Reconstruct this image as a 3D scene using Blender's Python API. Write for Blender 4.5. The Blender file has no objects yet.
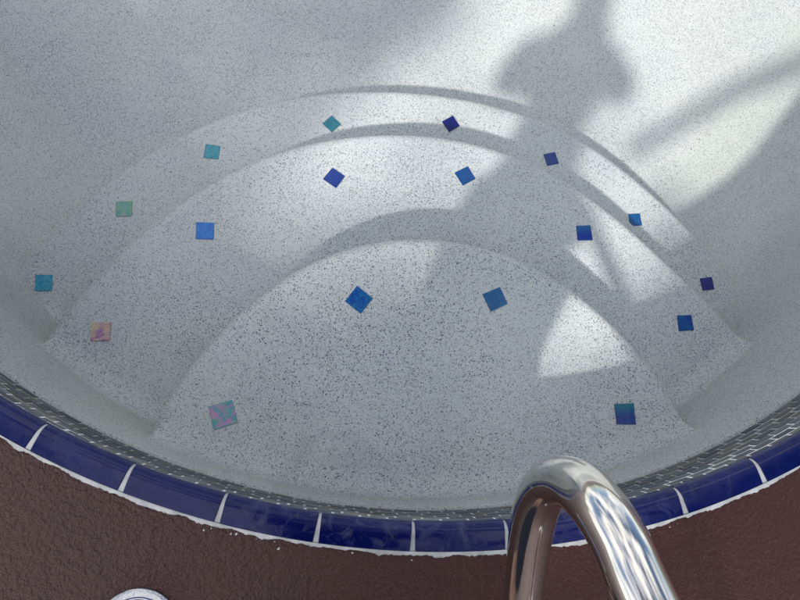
import bpy, bmesh, math, random
import numpy as np
from mathutils import Vector, Matrix, noise
random.seed(7)
rng = np.random.default_rng(11)
scene = bpy.context.scene
COL = scene.collection

# ------------------------------------------------------------------ helpers
def link(o, parent=None):
    COL.objects.link(o)
    if parent is not None:
        o.parent = parent
    return o

def empty(name, loc=(0, 0, 0)):
    o = bpy.data.objects.new(name, None)
    o.empty_display_size = .05
    o.location = loc
    return link(o)

def tag(o, label=None, cat=None, group=None, kind=None):
    if label: o['label'] = label
    if cat: o['category'] = cat
    if group: o['group'] = group
    if kind: o['kind'] = kind
    return o

def mesh_obj(name, verts, faces, mat, parent=None, smooth=True, mats=None, fmi=None):
    me = bpy.data.meshes.new(name)
    me.from_pydata([tuple(v) for v in verts], [], faces)
    if mats:
        for m in mats: me.materials.append(m)
        if fmi is not None:
            me.polygons.foreach_set('material_index', fmi)
    elif mat: me.materials.append(mat)
    if smooth:
        me.polygons.foreach_set('use_smooth', [True] * len(me.polygons))
    me.update()
    o = bpy.data.objects.new(name, me)
    link(o, parent)
    if parent is not None:           # geometry is given in world space
        o.matrix_parent_inverse = Matrix.Translation(parent.location).inverted()
    return o

class NT:
    def __init__(s, name):
        s.m = bpy.data.materials.new(name); s.m.use_nodes = True
        s.t = s.m.node_tree; s.t.nodes.clear()
        s.out = s.n('ShaderNodeOutputMaterial')
        s.p = s.n('ShaderNodeBsdfPrincipled')
        s.l(s.p.outputs[0], s.out.inputs['Surface'])
        s.co = s.n('ShaderNodeTexCoord')
    def n(s, t, **kw):
        x = s.t.nodes.new(t)
        for k, v in kw.items(): setattr(x, k, v)
        return x
    def l(s, a, b): s.t.links.new(a, b)
    def inp(s, sock, v):
        if hasattr(v, 'links') or hasattr(v, 'is_linked'): s.l(v, sock)
        else: sock.default_value = v
    def math(s, op, a, b=None, c=None, clamp=False):
        x = s.n('ShaderNodeMath', operation=op); x.use_clamp = clamp
        s.inp(x.inputs[0], a)
        if b is not None: s.inp(x.inputs[1], b)
        if c is not None: s.inp(x.inputs[2], c)
        return x.outputs[0]
    def mix(s, f, a, b, blend='MIX'):
        x = s.n('ShaderNodeMix', data_type='RGBA', blend_type=blend)
        s.inp(x.inputs[0], f); s.inp(x.inputs[6], a); s.inp(x.inputs[7], b)
        return x.outputs[2]
    def noise(s, scale, detail=3, rough=.5, vec=None, dist=0):
        x = s.n('ShaderNodeTexNoise'); x.inputs['Scale'].default_value = scale
        x.inputs['Detail'].default_value = detail; x.inputs['Roughness'].default_value = rough
        x.inputs['Distortion'].default_value = dist
        s.l(vec if vec is not None else s.co.outputs['Object'], x.inputs['Vector'])
        return x.outputs[0]
    def vor(s, scale, vec=None, rnd=1.0, feature='F1'):
        x = s.n('ShaderNodeTexVoronoi', feature=feature); x.inputs['Scale'].default_value = scale
        x.inputs['Randomness'].default_value = rnd
        s.l(vec if vec is not None else s.co.outputs['Object'], x.inputs['Vector'])
        return x
    def ramp(s, f, lo, hi, a=0., b=1.):
        x = s.n('ShaderNodeMapRange'); s.inp(x.inputs[0], f)
        x.inputs[1].default_value = lo; x.inputs[2].default_value = hi
        x.inputs[3].default_value = a; x.inputs[4].default_value = b
        return x.outputs[0]
    def bump(s, h, strength, dist=.002):
        x = s.n('ShaderNodeBump'); x.inputs['Strength'].default_value = strength
        x.inputs['Distance'].default_value = dist
        s.l(h, x.inputs['Height']); s.l(x.outputs[0], s.p.inputs['Normal'])
    def set(s, **kw):
        for k, v in kw.items():
            s.inp(s.p.inputs[{'col': 'Base Color', 'rough': 'Roughness', 'metal': 'Metallic', 'spec': 'Specular IOR Level',
                              'coat': 'Coat Weight', 'coatr': 'Coat Roughness'}[k]], v)

def c4(r, g, b): return (r, g, b, 1)

# ------------------------------------------------------------------ plaster (white quartz aggregate finish)
def plaster(name, base, warm, dens, size, contrast, bumps=.25):
    s = NT(name)
    big = s.noise(2.4, 4, .62, dist=.3)
    col = s.mix(s.ramp(big, .35, .65), base, warm)
    col = s.mix(s.ramp(big, .56, .76, 0, .26), col, c4(*[x * .62 for x in base[:3]]))
    wob = s.n('ShaderNodeTexNoise'); wob.inputs['Scale'].default_value = 420; wob.inputs['Detail'].default_value = 0
    s.l(s.co.outputs['Object'], wob.inputs['Vector'])
    sc = s.n('ShaderNodeVectorMath', operation='SCALE'); sc.inputs[3].default_value = .0034
    dd = s.n('ShaderNodeVectorMath', operation='ADD')
    s.l(wob.outputs[1], sc.inputs[0]); s.l(s.co.outputs['Object'], dd.inputs[0]); s.l(sc.outputs[0], dd.inputs[1])
    vec = dd.outputs[0]
    clus = s.noise(7, 2, .6)
    def layer(col, scale, p, r, palette):
        v = s.vor(scale, vec)
        sep = s.n('ShaderNodeSeparateColor'); s.l(v.outputs['Color'], sep.inputs[0])
        pick = s.math('LESS_THAN', sep.outputs[0], s.ramp(clus, .32, .68, p * .78, p * 1.25))
        rad = s.math('MULTIPLY', s.ramp(sep.outputs[2], 0, 1, .55, 1.2), r)
        near = s.ramp(s.math('SUBTRACT', v.outputs['Distance'], rad), -.07, .07, 1, 0)
        m = s.math('MULTIPLY', s.math('MULTIPLY', pick, near, clamp=True), contrast)
        cr = s.n('ShaderNodeValToRGB'); cr.color_ramp.interpolation = 'CONSTANT'
        while len(cr.color_ramp.elements) < len(palette): cr.color_ramp.elements.new(.5)
        for i, (pos, cc) in enumerate(palette):
            cr.color_ramp.elements[i].position = pos; cr.color_ramp.elements[i].color = cc
        s.l(sep.outputs[1], cr.inputs[0])
        return s.mix(m, col, cr.outputs[0])
    dark = [(0, c4(.02, .025, .045)), (.26, c4(.02, .06, .22)), (.42, c4(.05, .07, .11)), (.70, c4(.14, .17, .21)), (.95, c4(.25, .17, .09))]
    lite = [(0, c4(.22, .26, .31)), (.30, c4(.38, .41, .43)), (.50, c4(.13, .19, .32)), (.64, c4(.95, .95, .94)), (.95, c4(.55, .49, .38))]
    col = layer(col, 430 / size, min(.9, dens * 2.3), .44, lite)
    col = layer(col, 290 / size, dens * 1.15, .40, dark)
    s.set(col=col, rough=.62, spec=.25)
    s.bump(s.noise(60, 3, .7), bumps, .004)
    return s.m

def simple(name, col, rough=.6, metal=0, var=.15, nscale=12, bump=0, spec=.5, coat=0):
    s = NT(name)
    f = s.noise(nscale, 4)
    a = c4(*[min(1, x * (1 - var)) for x in col]); b = c4(*[min(1, x * (1 + var)) for x in col])
    s.set(col=s.mix(s.ramp(f, .3, .7), a, b), rough=rough, metal=metal, spec=spec, coat=coat)
    if bump: s.bump(s.noise(nscale * 6, 4), bump)
    return s.m

# ------------------------------------------------------------------ camera geometry (metres; the lens sits 1 m above the deck)
F = 600.0
NX, NY = -65.0, 130.0
nd = np.array([NX, NY, F]); nd /= np.linalg.norm(nd)
gx = np.array([1., 0, 0]) - nd * nd[0]; gx /= np.linalg.norm(gx)
gy = np.cross(gx, nd)
if gy[1] > 0: gy = -gy
def ground(px, py, H):
    r = np.array([px - 400, py - 300, F]); r = r * H / (r @ nd)
    return float(r @ gx), float(r @ gy)

cam = bpy.data.cameras.new('camera'); co = bpy.data.objects.new('camera', cam); COL.objects.link(co)
cam.sensor_width = 36; cam.lens = 36 * F / 800
cam.clip_start = .01; cam.clip_end = 500
# world axes in camera image coordinates (x right, y down, z forward) -> blender camera axes (x right, y up, z back)
wx, wy, wz = gx, gy, -nd
M = Matrix(((wx[0], -wx[1], -wx[2]), (wy[0], -wy[1], -wy[2]), (wz[0], -wz[1], -wz[2])))
co.matrix_world = Matrix.Translation((0, 0, 1)) @ M.to_4x4()
scene.camera = co

# ------------------------------------------------------------------ pool plan
PC = np.array([.200, 1.285]); RC = 1.4295      # centre and inner radius of the rounded pool end
SC = np.array([.212, -.185])                   # centre the step arcs swing round
Z1, Z2, Z3, ZF = -.36, -.61, -.85, -1.12
TA = math.radians(49)                          # half angle of the rounded end
def plan():
    """list of (point, outward normal), closed, anticlockwise from far left"""
    pts = []
    def arc(a): return PC + RC * np.array([math.sin(a), -math.cos(a)]), np.array([math.sin(a), -math.cos(a)])
    pl, nl = arc(-TA); pr, nr = arc(TA)
    dl = np.array([-math.cos(TA), math.sin(TA)]); dr = np.array([math.cos(TA), math.sin(TA)])
    Lt = 3.6
    for k in range(24, 0, -1): pts.append((pl + dl * Lt * k / 24, nl))
    n = 260
    for k in range(n + 1): pts.append(arc(-TA + 2 * TA * k / n))
    for k in range(1, 25): pts.append((pr + dr * Lt * k / 24, nr))
    return pts
PL = plan()
def sweep(profile, pts=None, closed=True, mitre=True):
    """profile: list of (offset outward, z). returns verts, faces; far corners are mitred through the back wall"""
    V = []; pts = pts or PL
    m = len(profile)
    for i, (p, n) in enumerate(pts):
        for d, z in profile:
            V.append((p[0] + n[0] * d, p[1] + n[1] * d, z))
    k = len(pts)
    ring = k
    if closed:     # back wall: straight line between the ends, bulging outwards
        a, na = pts[-1]; b, nb = pts[0]
        for t in np.linspace(0, 1, 17):
            ang = math.pi * t
            q = np.array([(a[0] + b[0]) / 2 + (a[0] - b[0]) / 2 * math.cos(ang), a[1] + .9 * math.sin(ang)])
            n = np.array([math.cos(ang), math.sin(ang)])
            if t in (0.0, 1.0): continue
            for d, z in profile: V.append((q[0] + n[0] * d, q[1] + n[1] * d, z))
            ring += 1
    Fc = []
    for i in range(ring if closed else ring - 1):
        j = (i + 1) % ring
        for q in range(m - 1):
            Fc.append((i * m + q, i * m + q + 1, j * m + q + 1, j * m + q))
    return V, Fc, ring

# materials ---------------------------------------------------------
M_tread1 = plaster('plaster_top_step', c4(.71, .735, .76), c4(.745, .76, .765), .30, 1.0, 1.0)
M_tread2 = plaster('plaster_middle_step', c4(.70, .725, .75), c4(.735, .75, .755), .29, 1.0, .97)
M_tread3 = plaster('plaster_lower_step', c4(.69, .715, .74), c4(.725, .74, .745), .28, 1.0, .95)
M_floor = plaster('plaster_floor', c4(.68, .70, .72), c4(.72, .725, .725), .29, 1.0, .95)
M_wall = plaster('plaster_wall', c4(.66, .68, .675), c4(.69, .705, .69), .28, 1.0, .85)

# ---- floor (structure)
fp = [(p[0] - n[0] * .22, p[1] - n[1] * .22) for p, n in PL]
def floor_mesh():
    prof = [(-.40, ZF)]
    V, _, ring = sweep([(-.40, ZF)])
    me = V; me2 = list(me)
    c = (0.2, 2.2, ZF); me2.append(c)
    faces = [(i, (i + 1) % ring, ring) for i in range(ring)]
    return me2, faces
v, f = floor_mesh()
o = mesh_obj('pool_floor', v, f, M_floor, smooth=False); tag(o, 'white speckled plaster floor of the pool beyond the curved steps', kind='structure')

# ---- wall with cove (structure)
prof = [(.012, -.172), (-.001, -.174), (-.003, -.182), (-.004, -.4)]
for k in range(0, 13):
    a = math.pi / 2 * k / 12
    prof.append((-.004 - .396 * (1 - math.cos(a)), ZF + .396 * (1 - math.sin(a))))
V, Fc, _ = sweep(prof)
o = mesh_obj('pool_wall', V, Fc, M_wall); tag(o, 'speckled plaster wall curving round the rounded end of the pool', kind='structure')

# ---- steps
P1 = [(-80, .640), (-72, .637), (-60, .624), (-45, .622), (-30, .632), (-12, .640), (5, .637), (21, .634), (42, .628), (55, .632), (64, .640), (72, .647), (80, .652)]
P2 = [(-80, 1.05), (-66, 1.04), (-55, 1.024), (-42, 1.023), (-28, 1.036), (-10, 1.037), (8, 1.036), (22, 1.024), (32, 1.010), (43, .998), (54, 1.008), (62, 1.04), (67, 1.065), (80, 1.09)]
P3 = [(-80, 1.34), (-50, 1.318), (-36, 1.321), (-22, 1.318), (-5, 1.306), (10, 1.308), (24, 1.318), (36, 1.302), (48, 1.292), (58, 1.30), (80, 1.32)]
K2, K3 = 1.61 / 1.60, 1.85 / 1.82
P2 = [(a, r * K2) for a, r in P2]; P3 = [(a, r * K3) for a, r in P3]
def rad(P, deg):
    xs = [p[0] for p in P]; ys = [p[1] for p in P]
    # smoothed interpolation
    return float(np.mean([np.interp(deg + d, xs, ys) for d in (-7, -4, -2, 0, 2, 4, 7)]))
def inside(p, margin):
    """clip to the pool plan: pull point towards SC until inside wall offset"""
    x, y = p
    a = math.atan2(x - PC[0], PC[1] - y)
    if abs(a) < TA:
        d = math.hypot(x - PC[0], y - PC[1]) - RC
    else:
        sgn = 1 if a > 0 else -1
        nn = np.array([math.sin(TA) * sgn, -math.cos(TA)]); d = (np.array(p) - PC) @ nn - RC
    return d < margin
def step_mesh(name, P, zt, zb, mt, label):
    root = tag(empty(name, (float(SC[0]), float(SC[1]) + .05, zb)), label, 'pool step', 'curved steps leading down into the pool')
    rn = .028   # nosing radius
    V = []; Fc = []; mi = []
    angs = np.linspace(-86, 86, 173)
    rings = []
    for a in angs:
        R = rad(P, a); t = math.radians(a); dr = np.array([math.sin(t), math.cos(t)])
        prof = [(0.0, zt), (R * .35, zt), (R * .65, zt), (R * .85, zt), (R - rn * 1.9, zt), (R - rn, zt - .0005)]
        for k in range(1, 7):
            b = math.pi / 2 * k / 6
            prof.append((R - rn + rn * math.sin(b), zt - rn * 1.0 + rn * 1.0 * math.cos(b)))
        prof.append((R + .004, (zt + zb) / 2))
        for k in range(0, 6):   # concave fillet at the foot
            b = math.pi / 2 * k / 5
            prof.append((R + .004 + .018 * (1 - math.cos(b)), zb + .018 * (1 - math.sin(b)) - .001))
        ring = []
        for r, z in prof:
            q = SC + dr * r
            nz = .0018 * noise.noise(Vector((q[0] * 5, q[1] * 5, z * 5)))
            # cove up to the wall: raise tread where close to wall
            V.append((q[0], q[1], z + nz)); ring.append(len(V) - 1)
        rings.append(ring)
    m = len(rings[0])
    for i in range(len(rings) - 1):
        for q in range(m - 1):
            Fc.append((rings[i][q], rings[i + 1][q], rings[i + 1][q + 1], rings[i][q + 1])); 
    # tread and riser as separate parts
    tr = [f for k, f in enumerate(Fc) if (k % (m - 1)) < 9]
    rs = [f for k, f in enumerate(Fc) if (k % (m - 1)) >= 9]
    mesh_obj('tread', V, tr, mt, root); mesh_obj('riser', V, rs, mt, root)
    return root
S1 = step_mesh('pool_step', P1, Z1, Z2, M_tread1, 'topmost and smallest half-round step, coarsely speckled, set with four glass accent tiles')
S2 = step_mesh('pool_step', P2, Z2, Z3, M_tread2, 'middle curved step of speckled plaster between the smallest and the lowest, with six accent tiles')
S3 = step_mesh('pool_step', P3, Z3, ZF, M_tread3, 'lowest and widest curved step, next to the pool floor, with eight accent tiles')
# coves where treads meet the wall: sweep strips
def cove(zt, P, mt, parent, name='wall_cove'):
    # follow wall arc where the tread exists
    pts = []
    for p, n in PL:
        q = p - n * .01
        d = q - SC; a = math.degrees(math.atan2(d[0], d[1]))
        r = math.hypot(*d)
        pts.append((p, n, r < rad(P, max(-80, min(80, a))) - .012 ))
    sel = [(p, n) for p, n, ok in pts if ok]
    prof = []
    for k in range(9):
        b = math.pi / 2 * k / 8
        prof.append((-.0035 - .055 * (1 - math.cos(b)), zt + .055 * (1 - math.sin(b)) + .0006))
    V, Fc, _ = sweep(prof, sel, closed=False)
    return mesh_obj(name, V, Fc, mt, parent)
cove(Z1, P1, M_tread1, S1); cove(Z2, P2, M_tread2, S2); cove(Z3, P3, M_tread3, S3)

# ---- accent tiles
def glass_tile(name, c1, c2, c3=None, scale=70, seed=0., rough=.16, lin=False):
    s = NT(name)
    if c3 is None: c1 = [c1[0], c1[1] * 1.5, c1[2] * 1.15]; c2 = [c2[0], c2[1] * 1.35, c2[2] * 1.15]
    mp = s.n('ShaderNodeMapping'); mp.inputs['Location'].default_value = (seed, seed * 1.7, 0)
    s.l(s.co.outputs['Generated' if lin else 'Object'], mp.inputs[0])
    if lin:
        sep = s.n('ShaderNodeSeparateXYZ'); s.l(s.co.outputs['Generated'], sep.inputs[0])
        fac = s.math('ADD', s.ramp(sep.outputs[1], .35, .95), s.ramp(s.noise(5, 2, vec=mp.outputs[0]), .3, .7, -.15, .15), clamp=True)
    else:
        fac = s.ramp(s.noise(scale, 3, .6, vec=mp.outputs[0], dist=1.2), .38, .62)
    col = s.mix(fac, c4(*c1), c4(*c2))
    if c3:
        col = s.mix(s.ramp(s.noise(scale * 1.8, 2, .5, vec=mp.outputs[0], dist=1.0), .42, .62), col, c4(*c3))
    s.set(col=col, rough=rough, spec=.3)
    s.bump(s.noise(scale * 1.2, 2, vec=mp.outputs[0]), .3, .002)
    return s.m
M_bed = simple('tile_edge_grout', (.50, .52, .50), .8, nscale=60)
ACC = [
 # step, px, py, edge angle in the picture (deg), size, colours, label, cut
 (S1, 223, 415, -17, .0530, ((.01, .32, .52), (.14, .52, .36), (.60, .26, .58)), 'iridescent teal and pink glass tile at the left end of the top step', 0),
 (S1, 359, 300, -51, .0475, ((.003, .05, .36), (.01, .15, .42), None), 'deep blue glass tile, left of the front pair on the top step', 0),
 (S1, 495, 299, -23, .0455, ((.006, .07, .30), (.02, .13, .33), None), 'slate blue glass tile, right of the front pair on the top step', 0),
 (S1, 625, 414, -1, .0480, ((.003, .03, .28), (.01, .16, .27), None), 'blue glass tile shading to teal at the right end of the top step', 0),
 (S2, 101, 332, -2, .0490, ((.72, .46, .38), (.80, .62, .44), (.46, .20, .50)), 'pearly pink and peach glass tile at the left end of the middle step', 0),
 (S2, 205, 231, 1, .0475, ((.003, .10, .62), (.01, .20, .70), None), 'bright azure blue glass tile on the middle step', 0),
 (S2, 334, 178, 35, .0450, ((.002, .018, .21), (.003, .03, .26), None), 'cobalt blue glass tile, left of the centre pair on the middle step', 0),
 (S2, 465, 176, -27, .0450, ((.004, .04, .24), (.007, .07, .26), None), 'mid blue glass tile, right of the centre pair on the middle step', 0),
 (S2, 584, 233, -2, .0445, ((.003, .02, .28), (.006, .10, .35), None), 'dark cobalt glass tile on the right of the middle step', 0),
 (S2, 685, 323, -2, .0450, ((.003, .03, .28), (.005, .09, .33), None), 'deep blue glass tile at the right end of the middle step', 0),
 (S3, 44, 283, -2, .0500, ((.01, .18, .48), (.04, .34, .52), None), 'marbled cyan blue glass tile at the left end of the lowest step', 0),
 (S3, 124, 209, -2, .0490, ((.07, .38, .38), (.16, .50, .44), (.30, .46, .34)), 'sea green iridescent glass tile on the left of the lowest step', 0),
 (S3, 212, 152, 8, .0480, ((.01, .15, .34), (.05, .30, .42), None), 'teal blue marbled glass tile on the lowest step', 0),
 (S3, 332, 124, -42, .0440, ((.03, .13, .23), (.05, .19, .30), None), 'dull slate teal glass tile set as a diamond on the lowest step', 0),
 (S3, 451, 124, -28, .0440, ((.004, .006, .12), (.004, .012, .17), None), 'dark navy glass tile at the centre of the lowest step', 0),
 (S3, 551, 159, -12, .0445, ((.003, .02, .22), (.004, .05, .25), None), 'dark blue glass tile on the right of the lowest step', 0),
 (S3, 635, 220, -4, .0440, ((.004, .06, .28), (.01, .10, .30), None), 'blue glass tile with a chipped corner on the lowest step', 1),
 (S3, 707, 284, -6, .0430, ((.02, .018, .18), (.03, .025, .24), None), 'purplish navy glass tile at the right end of the lowest step', 0),
]
for i, (st, px, py, ang, size, cols, lab, cut) in enumerate(ACC):
    z = {S1: Z1, S2: Z2, S3: Z3}[st]
    g = np.array(ground(px, py, 1 - z))
    a = math.radians(ang)
    g2 = np.array(ground(px + 6 * math.cos(a), py + 6 * math.sin(a), 1 - z)) - g
    th = math.atan2(g2[1], g2[0])
    h = size / 2
    out = [(-h, -h), (h, -h), (h, h), (-h, h)] if not cut else [(-h * .45, -h), (h, -h), (h, h), (-h, h), (-h, -h * .3)]
    out = [(x * random.uniform(.95, 1.04), y * random.uniform(.95, 1.04)) for x, y in out]
    bm = bmesh.new()
    for lev, zz, sc in (('a', -.003, 1.0), ('b', .0014, 1.0), ('c', .0024, .955)):
        for x, y in out: bm.verts.new((x * sc, y * sc, zz))
    bm.verts.ensure_lookup_table(); n = len(out)
    for L in range(2):
        for k in range(n):
            bm.faces.new([bm.verts[L * n + k], bm.verts[L * n + (k + 1) % n], bm.verts[(L + 1) * n + (k + 1) % n], bm.verts[(L + 1) * n + k]])
    bm.faces.new([bm.verts[2 * n + k] for k in range(n)])
    me = bpy.data.meshes.new('accent_tile'); bm.to_mesh(me); bm.free()
    me.materials.append(glass_tile('accent_glass', cols[0], cols[1], cols[2], seed=i * 3.1, lin=(i in (3, 8)), scale=30 if cols[2] else 75))
    o = bpy.data.objects.new('accent_tile', me); link(o, st)
    o['label'] = lab
    o.matrix_parent_inverse = Matrix.Translation(st.location).inverted()
    o.location = (g[0], g[1], z + .0008); o.rotation_euler = (0, 0, th)

# ---- waterline mosaic
def band_color(name):
    s = NT(name)
    at = s.n('ShaderNodeAttribute', attribute_name='tint'); 
    cr = s.n('ShaderNodeValToRGB'); cr.color_ramp.interpolation = 'LINEAR'
    pal = [(0, c4(.02, .025, .04)), (.3, c4(.05, .065, .095)), (.5, c4(.10, .10, .085)), (.68, c4(.06, .085, .14)), (.85, c4(.16, .15, .12)), (1, c4(.12, .15, .21))]
    while len(cr.color_ramp.elements) < len(pal): cr.color_ramp.elements.new(.5)
    for i, (p, c) in enumerate(pal): cr.color_ramp.elements[i].position = p; cr.color_ramp.elements[i].color = c
    s.l(at.outputs['Fac'], cr.inputs[0])
    col = s.mix(s.ramp(s.noise(120, 3, .6), .4, .75, 0, .35), cr.outputs[0], c4(.12, .135, .145))
    s.set(col=col, rough=.28, spec=.28)
    s.bump(s.noise(90, 2), .25, .002)
    return s.m
M_brick = band_color('mosaic_glass')
M_grout = simple('white_grout', (.86, .87, .86), .85, var=.2, nscale=60, bump=.4)
band = tag(empty('waterline_tile_band', (.2, -.148, -.15)), 'band of small dark glass brick mosaic with pale grout under the blue coping', 'tile band')
prof = [(.004, -.014), (.004, -.1738), (.013, -.1738)]
V, Fc, _ = sweep(prof)
mesh_obj('grout_bed', V, Fc, M_grout, band)
V = []; Fc = []; tint = []
def band_path():
    s = [0]; 
    for (a, _), (b, _) in zip(PL[:-1], PL[1:]): s.append(s[-1] + math.hypot(*(b - a)))
    return np.array(s)
SP = band_path()
PX = np.array([p for p, _ in PL]); PN = np.array([n for _, n in PL])
def at_s(s):
    p = np.array([np.interp(s, SP, PX[:, 0]), np.interp(s, SP, PX[:, 1])])
    n = np.array([np.interp(s, SP, PN[:, 0]), np.interp(s, SP, PN[:, 1])]); return p, n / np.linalg.norm(n)
ROWH = .0222; PIT = .0455
for r in range(7):
    zt = -.0185 - r * ROWH
    s0 = (r % 2) * PIT / 2 + .004 * math.sin(r * 2.1)
    while s0 + PIT < SP[-1]:
        a, b = s0 + .0019, s0 + PIT - .0019
        # only near part needs brick by brick geometry
        z0, z1 = zt - .0018, zt - ROWH + .0018
        j = random.uniform(-.0006, .0006)
        base = len(V)
        for (ss, zz) in ((a, z0), (b, z0), (b, z1), (a, z1)):
            p, n = at_s(ss); V.append((p[0] + n[0] * .0046, p[1] + n[1] * .0046, zz))
        for (ss, zz) in ((a + .001, z0 - .001), (b - .001, z0 - .001), (b - .001, z1 + .001), (a + .001, z1 + .001)):
            p, n = at_s(ss); V.append((p[0] + n[0] * (.0032 + j), p[1] + n[1] * (.0032 + j), zz))
        Fc += [(base + 4, base + 5, base + 6, base + 7)] + [(base + k, base + (k + 1) % 4, base + 4 + (k + 1) % 4, base + 4 + k) for k in range(4)]
        t = random.random(); tint += [t] * 8
        s0 += PIT
o = mesh_obj('mosaic_bricks', V, Fc, M_brick, band, smooth=False)
at = o.data.attributes.new('tint', 'FLOAT', 'POINT'); at.data.foreach_set('value', tint)

# ---- coping
def coping_mat():
    s = NT('cobalt_glaze')
    f = s.noise(9, 4, .6)
    col = s.mix(s.ramp(f, .3, .7), c4(.0010, .0035, .062), c4(.0020, .008, .100))
    # dried water marks, their pale tint also painting in sky reflection
    film_sheen = s.ramp(s.noise(26, 6, .7, dist=1.2), .50, .66)
    sub = s.ramp(s.noise(3.0, 2), .45, .6)
    m = s.math('MULTIPLY', film_sheen, s.math('MULTIPLY', sub, .17))
    col = s.mix(m, col, c4(.20, .24, .34))
    s.set(col=col, rough=s.math('ADD', s.math('MULTIPLY', film_sheen, .16), .10), spec=.34)
    s.bump(s.math('ADD', s.noise(45, 2), s.math('MULTIPLY', film_sheen, .3)), .12, .003)
    return s.m
M_cob = coping_mat()
cop = tag(empty('pool_coping', (.2, -.19, 0)), 'rim of glossy cobalt blue bullnose tiles with white joints round the pool edge', 'pool coping')
cp = [(.0445, -.006), (.0445, .0015), (.0430, .0036), (.030, .0046), (.018, .0046)]
for k in range(1, 9):
    b = math.pi / 2 * k / 8
    cp.append((.018 - .018 * math.sin(b), .0046 - .017 * (1 - math.cos(b))))
cp += [(0, -.0165), (.004, -.018)]
jpx = [(22, 459), (117, 499), (214, 532), (314, 551), (412, 557), (508, 554), (602, 543), (688, 521), (765, 484)]
ja = []
for x, y in jpx:
    g = ground(x, y, 1.0); ja.append(math.atan2(g[0] - PC[0], PC[1] - g[1]))
# arc length positions of joints
arc0 = SP[24]      # start of arc (-TA)
js = [arc0 + (a + TA) * RC for a in ja]
while js[0] - .158 > .1: js.insert(0, js[0] - .158 + random.uniform(-.004, .004))
while js[-1] + .158 < SP[-1] - .1: js.append(js[-1] + .158 + random.uniform(-.004, .004))
for a, b in zip(js[:-1], js[1:]):
    g = .0021; n = 9
    ss = np.linspace(a + g, b - g, n)
    V = []; Fc = []
    # rounded ends: first and last ring slightly lowered
    rings = [(ss[0], -.0012, -.0004)] + [(ss[0] + .0009, 0, 0)] + [(s, 0, 0) for s in ss[1:-1]] + [(ss[-1] - .0009, 0, 0), (ss[-1], -.0012, -.0004)]
    dz = random.uniform(-.0008, .0008); do = random.uniform(-.0006, .0006)
    m = len(cp)
    for s, dzz, doff in rings:
        p, nn = at_s(s)
        tg = np.array([-nn[1], nn[0]]); sd = 1 if s < (a + b) / 2 else -1; edge = min(s - a, b - s) < g + .002
        for d, z in cp:
            sh_ = sd * (.0022 * d / .0445) if edge else 0
            V.append((p[0] + nn[0] * (d + doff + do) + tg[0] * sh_, p[1] + nn[1] * (d + doff + do) + tg[1] * sh_, z + dz + dzz))
    for i in range(len(rings) - 1):
        for q in range(m - 1): Fc.append((i * m + q, i * m + q + 1, (i + 1) * m + q + 1, (i + 1) * m + q))
    Fc.append(tuple(range(m))); Fc.append(tuple(range((len(rings) - 1) * m, len(rings) * m))[::-1])
    ct = mesh_obj('coping_tile', V, Fc, M_cob, cop); ct.data.set_sharp_from_angle(angle=math.radians(28))
M_joint = simple('white_joint', (.54, .55, .555), .8, var=.22, nscale=40, bump=.3)
prof = [(.0455, -.006), (.0448, .0006), (.043, .0020), (.018, .0030)]
for k in range(1, 9):
    b = math.pi / 2 * k / 8
    prof.append((.0185 - .0165 * math.sin(b), .0030 - .0165 * (1 - math.cos(b))))
prof += [(.003, -.0185)]
V, Fc, _ = sweep(prof)
mesh_obj('joint_grout', V, Fc, M_joint, cop)
# ragged outer grout line spilling on the deck
V = []; Fc = []
ns = 2600; ss = np.linspace(.05, SP[-1] - .05, ns)
for i, s in enumerate(ss):
    p, n = at_s(s)
    w = .0050 + .0062 * noise.noise(Vector((s * 13, 0, 1))) + .004 * noise.noise(Vector((s * 41, 4, 1))) + .003 * max(0, noise.noise(Vector((s * 95, 3, 1)))) + .0018 * noise.noise(Vector((s * 240, 7, 1)))
    w = max(.002, w)
    for d, z in ((.0440, .0030), (.0462, .0034), (.0450 + w * .7, .0030), (.0450 + w, .0002)):
        V.append((p[0] + n[0] * d, p[1] + n[1] * d, z))
for i in range(ns - 1):
    for q in range(3): Fc.append((i * 4 + q, i * 4 + q + 1, i * 4 + q + 5, i * 4 + q + 4))
mesh_obj('edge_grout', V, Fc, M_joint, cop, smooth=False)
# crumbs of grout stuck to the deck beside it
V = []; Fc = []
for k in range(240):
    s = random.uniform(.4, SP[-1] - .4)
    if noise.noise(Vector((s * 9, 5, 2))) < -.02: continue
    p, n = at_s(s); d = .052 + abs(random.gauss(0, .006)); r = random.uniform(.0006, .0026)
    q = p + n * d; base = len(V); m = 7
    for j in range(m):
        a = 2 * math.pi * j / m; rr = r * random.uniform(.5, 1.3)
        V.append((q[0] + rr * math.cos(a), q[1] + rr * 1.0 * math.sin(a), .0003))
    V.append((q[0], q[1], .0016))
    Fc += [(base + j, base + (j + 1) % m, base + m) for j in range(m)]
o = mesh_obj('grout_crumbs', V, Fc, M_joint, cop, smooth=False); o['kind'] = 'stuff'

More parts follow.
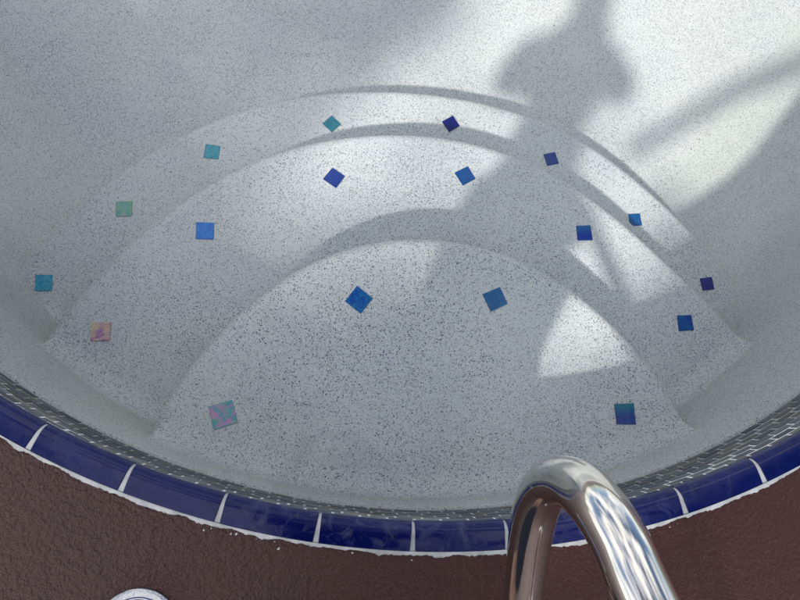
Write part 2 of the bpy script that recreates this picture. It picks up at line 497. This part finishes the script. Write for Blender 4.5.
# ---- deck (structure)
def deck_mat():
    s = NT('maroon_deck_coating')
    big = s.noise(3.5, 4, .6)
    col = s.mix(s.ramp(big, .35, .65), c4(.048, .0125, .011), c4(.064, .018, .0155))
    fine = s.noise(210, 3, .7)
    sepx = s.n('ShaderNodeSeparateXYZ'); s.l(s.co.outputs['Object'], sepx.inputs[0])
    col = s.mix(s.ramp(sepx.outputs[0], -.05, .45), col, c4(.054, .0125, .0115))
    col = s.mix(s.ramp(fine, .48, .8, 0, .5), col, c4(.10, .05, .044))
    lump = s.noise(140, 2, .6)
    plate = s.ramp(s.noise(60, 3, .6), .45, .62)
    h = s.math('ADD', s.math('MULTIPLY', plate, .5), s.math('MULTIPLY', lump, 2.0))
    h = s.math('ADD', h, s.math('MULTIPLY', fine, .8))
    sep = s.n('ShaderNodeSeparateXYZ'); s.l(s.co.outputs['Object'], sep.inputs[0])
    amt = s.ramp(sep.outputs[0], -.15, .35, 1.0, .38)
    h = s.math('MULTIPLY', h, amt)
    s.set(col=col, rough=s.ramp(big, .42, .62, .20, .40), spec=s.ramp(sep.outputs[0], -.15, .3, .5, .3))
    s.bump(h, 1.0, .0038)
    return s.m
M_deck = deck_mat()
V, Fc, ring = sweep([(.0455, 0.0), (.10, 0.0), (.25, 0), (.7, 0), (2.5, 0), (12, 0)])
o = mesh_obj('pool_deck', V, Fc, M_deck); tag(o, 'maroon textured coating on the deck around the pool', kind='structure')
V, Fc, ring = sweep([(12, 0), (12.3, -.05), (200, -.05)])
M_far = simple('far_lawn', (.06, .09, .035), .9, var=.3, nscale=2)
o = mesh_obj('ground', V, Fc, M_far); tag(o, 'open ground beyond the deck', kind='structure')

# ---- water surface
s = NT('clear_pool_water')
tr = s.n('ShaderNodeBsdfTransparent'); tr.inputs[0].default_value = c4(.945, .975, .985)
gl = s.n('ShaderNodeBsdfGlossy'); gl.inputs['Roughness'].default_value = .02
fr = s.n('ShaderNodeFresnel'); fr.inputs['IOR'].default_value = 1.33
bp = s.n('ShaderNodeBump'); bp.inputs['Strength'].default_value = .25; bp.inputs['Distance'].default_value = .004
s.l(s.noise(6, 2), bp.inputs['Height']); s.l(bp.outputs[0], gl.inputs['Normal'])
mx = s.n('ShaderNodeMixShader'); s.l(fr.outputs[0], mx.inputs[0]); s.l(tr.outputs[0], mx.inputs[1]); s.l(gl.outputs[0], mx.inputs[2])
s.l(mx.outputs[0], s.out.inputs['Surface'])
V, _, ring = sweep([(.004, -.085)])
V = list(V) + [(.2, 2.2, -.085)]
o = mesh_obj('pool_water', V, [(i, (i + 1) % ring, ring) for i in range(ring)], s.m, smooth=False)
tag(o, 'calm clear water filling the pool', kind='structure')

# ------------------------------------------------------------------ handrail
def catmull(pts, per=12):
    P = [np.array(p, float) for p in pts]; P = [2 * P[0] - P[1]] + P + [2 * P[-1] - P[-2]]
    out = []
    for i in range(1, len(P) - 2):
        for k in range(per):
            t = k / per
            out.append(.5 * ((2 * P[i]) + (-P[i - 1] + P[i + 1]) * t + (2 * P[i - 1] - 5 * P[i] + 4 * P[i + 1] - P[i + 2]) * t * t + (-P[i - 1] + 3 * P[i] - 3 * P[i + 1] + P[i + 2]) * t ** 3))
    out.append(P[-2]); return out
def tube(path, radf, seg=48, cap=True):
    V = []; Fc = []; n = len(path)
    up = np.array([1., 0, 0])
    for i, p in enumerate(path):
        d = path[min(n - 1, i + 1)] - path[max(0, i - 1)]; d = d / np.linalg.norm(d)
        a = up - d * (up @ d); a /= np.linalg.norm(a); b = np.cross(d, a)
        r = radf(i / (n - 1)) if callable(radf) else radf
        for k in range(seg):
            t = 2 * math.pi * k / seg
            q = p + r * (a * math.cos(t) + b * math.sin(t)); V.append(tuple(q))
    for i in range(n - 1):
        for k in range(seg):
            j = (k + 1) % seg
            Fc.append((i * seg + k, i * seg + j, (i + 1) * seg + j, (i + 1) * seg + k))
    if cap:
        Fc.append(tuple(range(seg))[::-1]); Fc.append(tuple((n - 1) * seg + k for k in range(seg)))
    return V, Fc
def steel_mat():
    s = NT('polished_stainless_steel')
    smear = s.ramp(s.noise(14, 5, .65, dist=.8), .35, .75)
    spots = s.ramp(s.vor(140).outputs['Distance'], .0, .10, 1, 0)
    spick = s.math('MULTIPLY', spots, s.ramp(s.noise(30, 2), .60, .66))
    col = s.mix(smear, c4(.66, .64, .61), c4(.76, .74, .71))
    col = s.mix(s.math('MULTIPLY', spick, .8), col, c4(.15, .15, .15))
    r = s.math('ADD', s.math('MULTIPLY', smear, .07), .06)
    s.set(col=col, metal=1.0, rough=r)
    s.bump(s.noise(60, 3), .02, .002)
    return s.m
M_steel = steel_mat()
RAIL = [(.266, -.345, -.02), (.265, -.330, .03), (.260, -.288, .10), (.248, -.214, .185), (.236, -.155, .250), (.226, -.108, .305), (.221, -.075, .35), (.221, -.055, .395), (.227, -.054, .435), (.233, -.068, .467), (.241, -.093, .488), (.248, -.125, .503), (.262, -.175, .52), (.288, -.26, .54), (.338, -.42, .56), (.395, -.60, .56), (.433, -.72, .53), (.452, -.78, .45), (.456, -.79, .33), (.456, -.79, .15), (.456, -.79, -.02)]
rail = tag(empty('pool_handrail', (.26, -.5, 0)), 'curved polished steel grab rail rising from the deck and looping over the pool edge', 'handrail')
V, Fc = tube([np.array([q[0] - .004, q[1] + .004, q[2] + (.004 if q[2] > .1 else 0)]) for q in catmull(RAIL, 10)], .0246)
mesh_obj('rail_tube', V, Fc, M_steel, rail)
def dome(name, x, y, R, hgt, mat, parent, hole=0.0):
    prof = [(R, -.002), (R, .002), (R * .985, .0045), (R * .93, .0062), (R * .80, hgt * .62), (R * .6, hgt * .85), (R * .35, hgt), (max(hole, .0005), hgt)]
    V = []; Fc = []; seg = 64
    for r, z in prof:
        for k in range(seg):
            a = 2 * math.pi * k / seg; V.append((x + r * math.cos(a), y + r * math.sin(a), z))
    for i in range(len(prof) - 1):
        for k in range(seg):
            j = (k + 1) % seg; Fc.append((i * seg + k, i * seg + j, (i + 1) * seg + j, (i + 1) * seg + k))
    return mesh_obj(name, V, Fc, mat, parent)
dome('escutcheon', .266, -.337, .052, .02, M_steel, rail, .02)
dome('escutcheon', .456, -.79, .058, .02, M_steel, rail, .02)
# round cover plate in the deck at the left
gxy = ground(136, 632.5, 1.0)
plate = tag(empty('deck_anchor_cover', (gxy[0], gxy[1], 0)), 'round chrome cover plate set in the maroon deck left of the handrail', 'cover plate')
M_chrome = simple('chrome_plate', (.45, .46, .49), .06, metal=1, var=.25, nscale=26, bump=.5)
dome('rim', gxy[0], gxy[1], .0615, .0062, M_chrome, plate, .048)
dome('cap', gxy[0], gxy[1], .0500, .0100, simple('chrome_painted_reflection', (.10, .12, .24), .08, metal=1, var=.6, nscale=50, bump=.4), plate)  # dark bluish reflection is painted into the cap's metal colour

exec_person = True
# ------------------------------------------------------------------ the person taking the picture (only the shadow is seen)
def skin(name, nodes, edges, mat, parent, sub=2, root=0):
    me = bpy.data.meshes.new(name); me.from_pydata([n[:3] for n in nodes], edges, []); me.materials.append(mat)
    o = bpy.data.objects.new(name, me); link(o, parent)
    o.matrix_parent_inverse = Matrix.Translation(parent.location).inverted()
    md = o.modifiers.new('skin', 'SKIN'); md.use_smooth_shade = True
    for i, n in enumerate(nodes):
        sv = me.skin_vertices[0].data[i]
        rr = n[3]; sv.radius = rr if isinstance(rr, tuple) else (rr, rr); sv.use_root = (i == root)
    ss = o.modifiers.new('sub', 'SUBSURF'); ss.levels = sub; ss.render_levels = sub
    return o
M_skin = simple('skin', (.42, .25, .18), .5, var=.08)
M_shirt = simple('grey_shirt', (.16, .17, .19), .9, var=.1, bump=.3)
M_short = simple('navy_trousers', (.03, .035, .06), .9, var=.1, bump=.3)
M_hair = simple('dark_hair', (.03, .02, .015), .6, nscale=90, bump=.6)
PX0, PY0 = .02, -.39
per = tag(empty('person', (PX0, PY0, 0)), 'person leaning over the coping with a phone in both hands, casting the long shadow', 'person')
def pt(x, y, z, r): return (x, y, z, r)
CX = .05
body = [pt(-.01, -.39, .83, (.135, .095)), pt(.01, -.37, .95, (.12, .09)), pt(.035, -.335, 1.09, (.145, .10)), pt(.045, -.30, 1.22, (.155, .10)), pt(CX, -.255, 1.32, (.12, .085)), pt(CX, -.215, 1.375, .098), pt(.052, -.185, 1.43, .092),
        pt(.05, -.155, 1.48, (.092, .098)), pt(.045, -.135, 1.55, (.094, .104)), pt(.042, -.13, 1.605, (.062, .07))]
edges = [(i, i + 1) for i in range(9)]
SH = {-1: [(-.12, -.285, 1.275, .076), (-.18, -.31, 1.18, .068), (-.205, -.29, 1.075, .058), (-.15, -.16, 1.03, .040), (-.095, -.06, .995, .027), (-.085, -.030, .99, (.018, .036))],
      1: [(.19, -.285, 1.275, .070), (.245, -.31, 1.18, .062), (.27, -.29, 1.075, .054), (.20, -.16, 1.03, .040), (.105, -.06, .995, .027), (.085, -.030, .99, (.018, .036))]}
for sg in (-1, 1):
    b = len(body)
    body += [pt(*q) for q in SH[sg]]
    edges += [(3, b)] + [(b + i, b + i + 1) for i in range(5)]
    b = len(body); lx = .02
    body += [pt(sg * .082 + .0, -.39, .74, .088), pt(sg * .082 + .012, -.38, .45, .060), pt(sg * .08 + .012, -.385, .30, .056), pt(sg * .085 + .014, -.41, .09, .036), pt(sg * .09 + .014, -.40, .05, .04), pt(sg * .10 + .014, -.31, .035, (.028, .042))]
    edges += [(0, b)] + [(b + i, b + i + 1) for i in range(5)]
skin('body', body, edges, M_skin, per)
for sg in (-1, 1):   # five separate fingers per hand, closed on the edges of the phone
    for k in range(4):
        z = 1.014 - k * .016; ln = (.040, .046, .042, .034)[k]
        ns = [pt(sg * .083, -.023, z, .008), pt(sg * .080, -.023 + ln * .25, z, .0078), pt(sg * .070, -.023 + ln * .3, z - .002, .0072), pt(sg * .058, -.023 + ln * .2, z - .003, .0065)]
        skin('finger', ns, [(0, 1), (1, 2), (2, 3)], M_skin, per, 1)
    ns = [pt(sg * .085, -.048, 1.018, .010), pt(sg * .07, -.051, 1.030, .009), pt(sg * .056, -.043, 1.032, .0075)]
    skin('thumb', ns, [(0, 1), (1, 2)], M_skin, per, 1)
sh = [pt(0, -.39, .765, (.150, .12)), pt(0, -.39, .85, (.142, .11)), pt(.015, -.37, .96, (.138, .105)), pt(.04, -.335, 1.09, (.152, .11)), pt(.045, -.30, 1.22, (.17, .115)), pt(CX, -.255, 1.325, (.12, .09))]
e = [(i, i + 1) for i in range(5)]
for sg in (-1, 1):
    b = len(sh); sh += [pt(q[0], q[1], q[2], r) for q, r in zip(SH[sg][:3], (.092, .092, .082))]; e += [(4, b), (b, b + 1), (b + 1, b + 2)]
skin('shirt', sh, e, M_shirt, per)
st = [pt(-.01, -.39, .85, (.15, .112))]; e = []
for sg in (-1, 1):
    b = len(st); st += [pt(sg * .082 + .0, -.39, .73, .108), pt(sg * .082 + .012, -.38, .50, .096), pt(sg * .080 + .012, -.385, .28, .086), pt(sg * .085 + .014, -.40, .085, .076)]; e += [(0, b), (b, b + 1), (b + 1, b + 2), (b + 2, b + 3)]
skin('trousers', st, e, M_short, per)
skin('hair', [pt(.048, -.19, 1.50, (.074, .06)), pt(.045, -.17, 1.565, (.09, .095)), pt(.042, -.155, 1.62, (.062, .065))], [(0, 1), (1, 2)], M_hair, per)
HX, FY = .046, -.055
for sg in (-1, 1):
    bm = bmesh.new(); bmesh.ops.create_uvsphere(bm, u_segments=12, v_segments=8, radius=.011)
    bmesh.ops.translate(bm, verts=bm.verts, vec=(HX + sg * .03, FY, 1.54)); me = bpy.data.meshes.new('eye'); bm.to_mesh(me); bm.free()
    me.materials.append(simple('eye_white', (.7, .7, .7), .2)); o = bpy.data.objects.new('eye', me); link(o, per); o.matrix_parent_inverse = Matrix.Translation(per.location).inverted()
skin('nose', [pt(HX, FY - .002, 1.535, .009), pt(HX, FY + .012, 1.508, .013)], [(0, 1)], M_skin, per, 1)
skin('mouth', [pt(HX - .022, FY - .004, 1.475, .005), pt(HX, FY + .002, 1.475, .008), pt(HX + .022, FY - .004, 1.475, .005)], [(0, 1), (1, 2)], simple('lips', (.35, .14, .12), .5), per, 1)
for sg in (-1, 1): skin('ear', [pt(HX + sg * .080, -.145, 1.54, .012), pt(HX + sg * .084, -.15, 1.51, .010)], [(0, 1)], M_skin, per, 1)
# the phone in those hands: a thin slab with rounded corners, upright behind the lens position
bm = bmesh.new(); bmesh.ops.create_cube(bm, size=1); bmesh.ops.scale(bm, verts=bm.verts, vec=(.146, .008, .071))
bmesh.ops.bevel(bm, geom=[e_ for e_ in bm.edges], offset=.0025, segments=3, affect='EDGES')
me = bpy.data.meshes.new('body'); bm.to_mesh(me); bm.free(); me.materials.append(simple('black_phone_case', (.02, .02, .022), .4))
ph = tag(empty('phone', (0, -.022, 1.0)), 'dark slim phone held level over the water in two hands', 'phone')
o = bpy.data.objects.new('case', me); link(o, ph); o.rotation_euler = (math.radians(-12), 0, 0)
bm = bmesh.new(); bmesh.ops.create_cube(bm, size=1); bmesh.ops.scale(bm, verts=bm.verts, vec=(.138, .001, .064)); me = bpy.data.meshes.new('screen'); bm.to_mesh(me); bm.free(); me.materials.append(simple('screen_glass', (.03, .035, .04), .08))
o = bpy.data.objects.new('screen', me); link(o, ph); o.rotation_euler = (math.radians(-12), 0, 0); o.location = (0, -.0048, .001)

# ------------------------------------------------------------------ unseen tree added behind the deck, clumps placed to throw soft broken shade
TVn = np.array([.385, .745, -1.0]); 
M_leaf = simple('tree_leaf', (.05, .10, .03), .55, var=.4, nscale=3)
M_bark = simple('tree_bark', (.12, .085, .06), .9, var=.3, nscale=8, bump=.8)
tree = tag(empty('added_shade_tree', (-3.6, -6.6, 0)), 'unseen leafy tree added behind the deck, its crown shaped to shade part of the pool', 'tree')
# clumps: (surface px, py, depth H below lens, radius, leaves, distance along the sunlight)
CL = [
 (-40, -20, 2.12, .62, 620, 10.5), (110, 40, 2.12, .55, 560, 10.5), (240, -10, 2.12, .45, 430, 10.5), (60, 150, 1.98, .42, 300, 10.0), (345, 15, 2.12, .30, 300, 10.0), (350, -90, 2.12, .5, 420, 9.5), (-170, 120, 2.0, .8, 400, 10.5),
 (300, 60, 2.10, .24, 150, 10.0), (405, -5, 2.12, .22, 260, 9.0), (370, 55, 2.12, .13, 90, 8.5), (800, 560, 1.0, .14, 120, 6.0), (90, 130, 1.95, .30, 150, 9.8), (-60, 320, 1.7, .6, 260, 9.0), (20, 260, 1.82, .34, 130, 9.4), (60, 400, 1.45, .42, 190, 8.2), (190, 395, 1.36, .30, 170, 7.6), (250, 480, 1.1, .40, 260, 7.2), (60, 520, 1.0, .45, 320, 7.4),
 (300, 400, 1.36, .15, 140, 6.8), (400, 345, 1.36, .12, 170, 5.8), (335, 335, 1.36, .10, 70, 6.4), (190, 30, 2.12, .25, 260, 10.0), (255, 75, 2.12, .17, 110, 10.0), (340, 560, 1.0, .32, 330, 6.4), (560, 650, 1.0, .22, 260, 5.8), (410, 430, 1.36, .16, 140, 6.0), (760, 640, 1.0, .28, 260, 6.0),
 (605, 395, 1.36, .10, 26, 6.5), (650, 285, 1.61, .16, 42, 7.5), (590, 160, 1.85, .14, 26, 8.0), (285, 345, 1.36, .11, 60, 7.0),
]
LV = []; LF = []
trunk_top = np.array([-3.5, -6.4, 3.2]); cents = []
for (px, py, H, r, nl, D) in CL:
    g = ground(px, py, H); P = np.array([g[0], g[1], 1 - H])
    c = P - TVn / np.linalg.norm(TVn) * D; cents.append(c)
    nc = max(5, int(nl / 14))
    subs = c + rng.normal(0, 1, (nc, 3)) * r * .52
    for k in range(nl):
        q = subs[rng.integers(nc)] + rng.normal(0, 1, 3) * r * .17
        L = rng.uniform(.035, .075); wd = L * .42
        u = rng.normal(0, 1, 3); u /= np.linalg.norm(u); v = np.cross(u, rng.normal(0, 1, 3)); v /= np.linalg.norm(v)
        b = len(LV)
        LV += [q - u * L, q - u * L * .2 + v * wd, q + u * L, q - u * L * .2 - v * wd]
        LF.append((b, b + 1, b + 2, b + 3))
mesh_obj('crown', LV, LF, M_leaf, tree, smooth=False)
V, Fc = tube(catmull([(-3.6, -6.6, -.1), (-3.58, -6.55, 1.2), (-3.5, -6.4, 2.4), tuple(trunk_top)], 6), lambda t: .15 - .05 * t, 16)
mesh_obj('trunk', V, Fc, M_bark, tree)
for c in cents:
    mid = (trunk_top + c) / 2 + np.array([0, 0, .35])
    V, Fc = tube(catmull([tuple(trunk_top - np.array([0, 0, .1])), tuple(mid), tuple(c)], 8), lambda t: .05 * (1 - t) + .008, 8)
    mesh_obj('limb', V, Fc, M_bark, tree)

# second unseen tree, added so its bare limb casts the shadow band
t2 = tag(empty('added_limb_tree', (4.2, -1.0, 0)), 'unseen tree added right of the pool, its long bare limb placed to cast a shadow band', 'tree')
V, Fc = tube(catmull([(4.25, -.95, -.1), (4.2, -1, 1.4), (4.2, -1.0, 2.7), (4.3, -1.1, 3.8)], 6), lambda t: .14 - .06 * t, 16); mesh_obj('trunk', V, Fc, M_bark, t2)
lp = []
for px, py, z in ((930, -5, 2.0), (860, 30, 1.85), (800, 62, 1.78), (740, 88, 1.74), (690, 116, 1.72), (655, 138, 1.70), (628, 152, 1.69)):
    g = ground(px, py, 1 - ZF); lp.append((g[0] + TVn[0] * (ZF - z), g[1] + TVn[1] * (ZF - z), z))
V, Fc = tube(catmull([(4.2, -1, 2.5), (2.6, -1.0, 2.25)] + lp, 8), lambda t: .060 - .028 * t, 12); mesh_obj('limb', V, Fc, M_bark, t2)
LV = []; LF = []
for c, r, nl in (((4.3, -1.1, 4.2), .9, 900), ((3.6, -.6, 3.8), .6, 400), ((4.9, -1.4, 3.8), .7, 500), ((3.9, -1.9, 4.5), .7, 450)):
    for k in range(nl):
        q = np.array(c) + rng.normal(0, 1, 3) * r * .5
        L = rng.uniform(.04, .08); u = rng.normal(0, 1, 3); u /= np.linalg.norm(u); v = np.cross(u, rng.normal(0, 1, 3)); v /= np.linalg.norm(v); b = len(LV)
        LV += [q - u * L, q - u * L * .2 + v * L * .42, q + u * L, q - u * L * .2 - v * L * .42]; LF.append((b, b + 1, b + 2, b + 3))
mesh_obj('crown', LV, LF, M_leaf, t2, smooth=False)

# ------------------------------------------------------------------ light
TV = Vector((.385, .745, -1.0)).normalized()      # direction sunlight travels
sl = bpy.data.lights.new('sun', 'SUN'); sl.energy = 3.9; sl.angle = math.radians(1.9); sl.color = (1, .93, .82)
so = bpy.data.objects.new('sun', sl); COL.objects.link(so)
so.rotation_euler = TV.to_track_quat('-Z', 'Y').to_euler(); so.location = (-3, -6, 8)
w = bpy.data.worlds.new('World'); scene.world = w; w.use_nodes = True
nt = w.node_tree; bg = nt.nodes['Background']
sk = nt.nodes.new('ShaderNodeTexSky'); sk.sky_type = 'NISHITA'; sk.sun_disc = False
el = math.asin(-TV.z); az = math.atan2(-TV.x, -TV.y)
sk.sun_elevation = el; sk.sun_rotation = az
sk.air_density = 1.0; sk.dust_density = 1.6; sk.ozone_density = 1.0
# broken white cloud over the clear sky
tc = nt.nodes.new('ShaderNodeTexCoord'); cn = nt.nodes.new('ShaderNodeTexNoise'); cn.inputs['Scale'].default_value = 2.3; cn.inputs['Detail'].default_value = 4; cn.inputs['Roughness'].default_value = .58
nt.links.new(tc.outputs['Generated'], cn.inputs['Vector'])
mr = nt.nodes.new('ShaderNodeMapRange'); mr.inputs[1].default_value = .44; mr.inputs[2].default_value = .60; nt.links.new(cn.outputs[0], mr.inputs[0])
cm = nt.nodes.new('ShaderNodeMix'); cm.data_type = 'RGBA'; nt.links.new(mr.outputs[0], cm.inputs[0]); nt.links.new(sk.outputs[0], cm.inputs[6]); cm.inputs[7].default_value = (10.6, 10.4, 10.2, 1)
nt.links.new(cm.outputs[2], bg.inputs[0]); bg.inputs[1].default_value = .15
scene.view_settings.view_transform = 'Standard'; scene.view_settings.look = 'None'; scene.view_settings.exposure = 0
scene.cycles.use_adaptive_sampling = True
scene.cycles.transparent_max_bounces = 24; scene.cycles.max_bounces = 5; scene.cycles.diffuse_bounces = 1
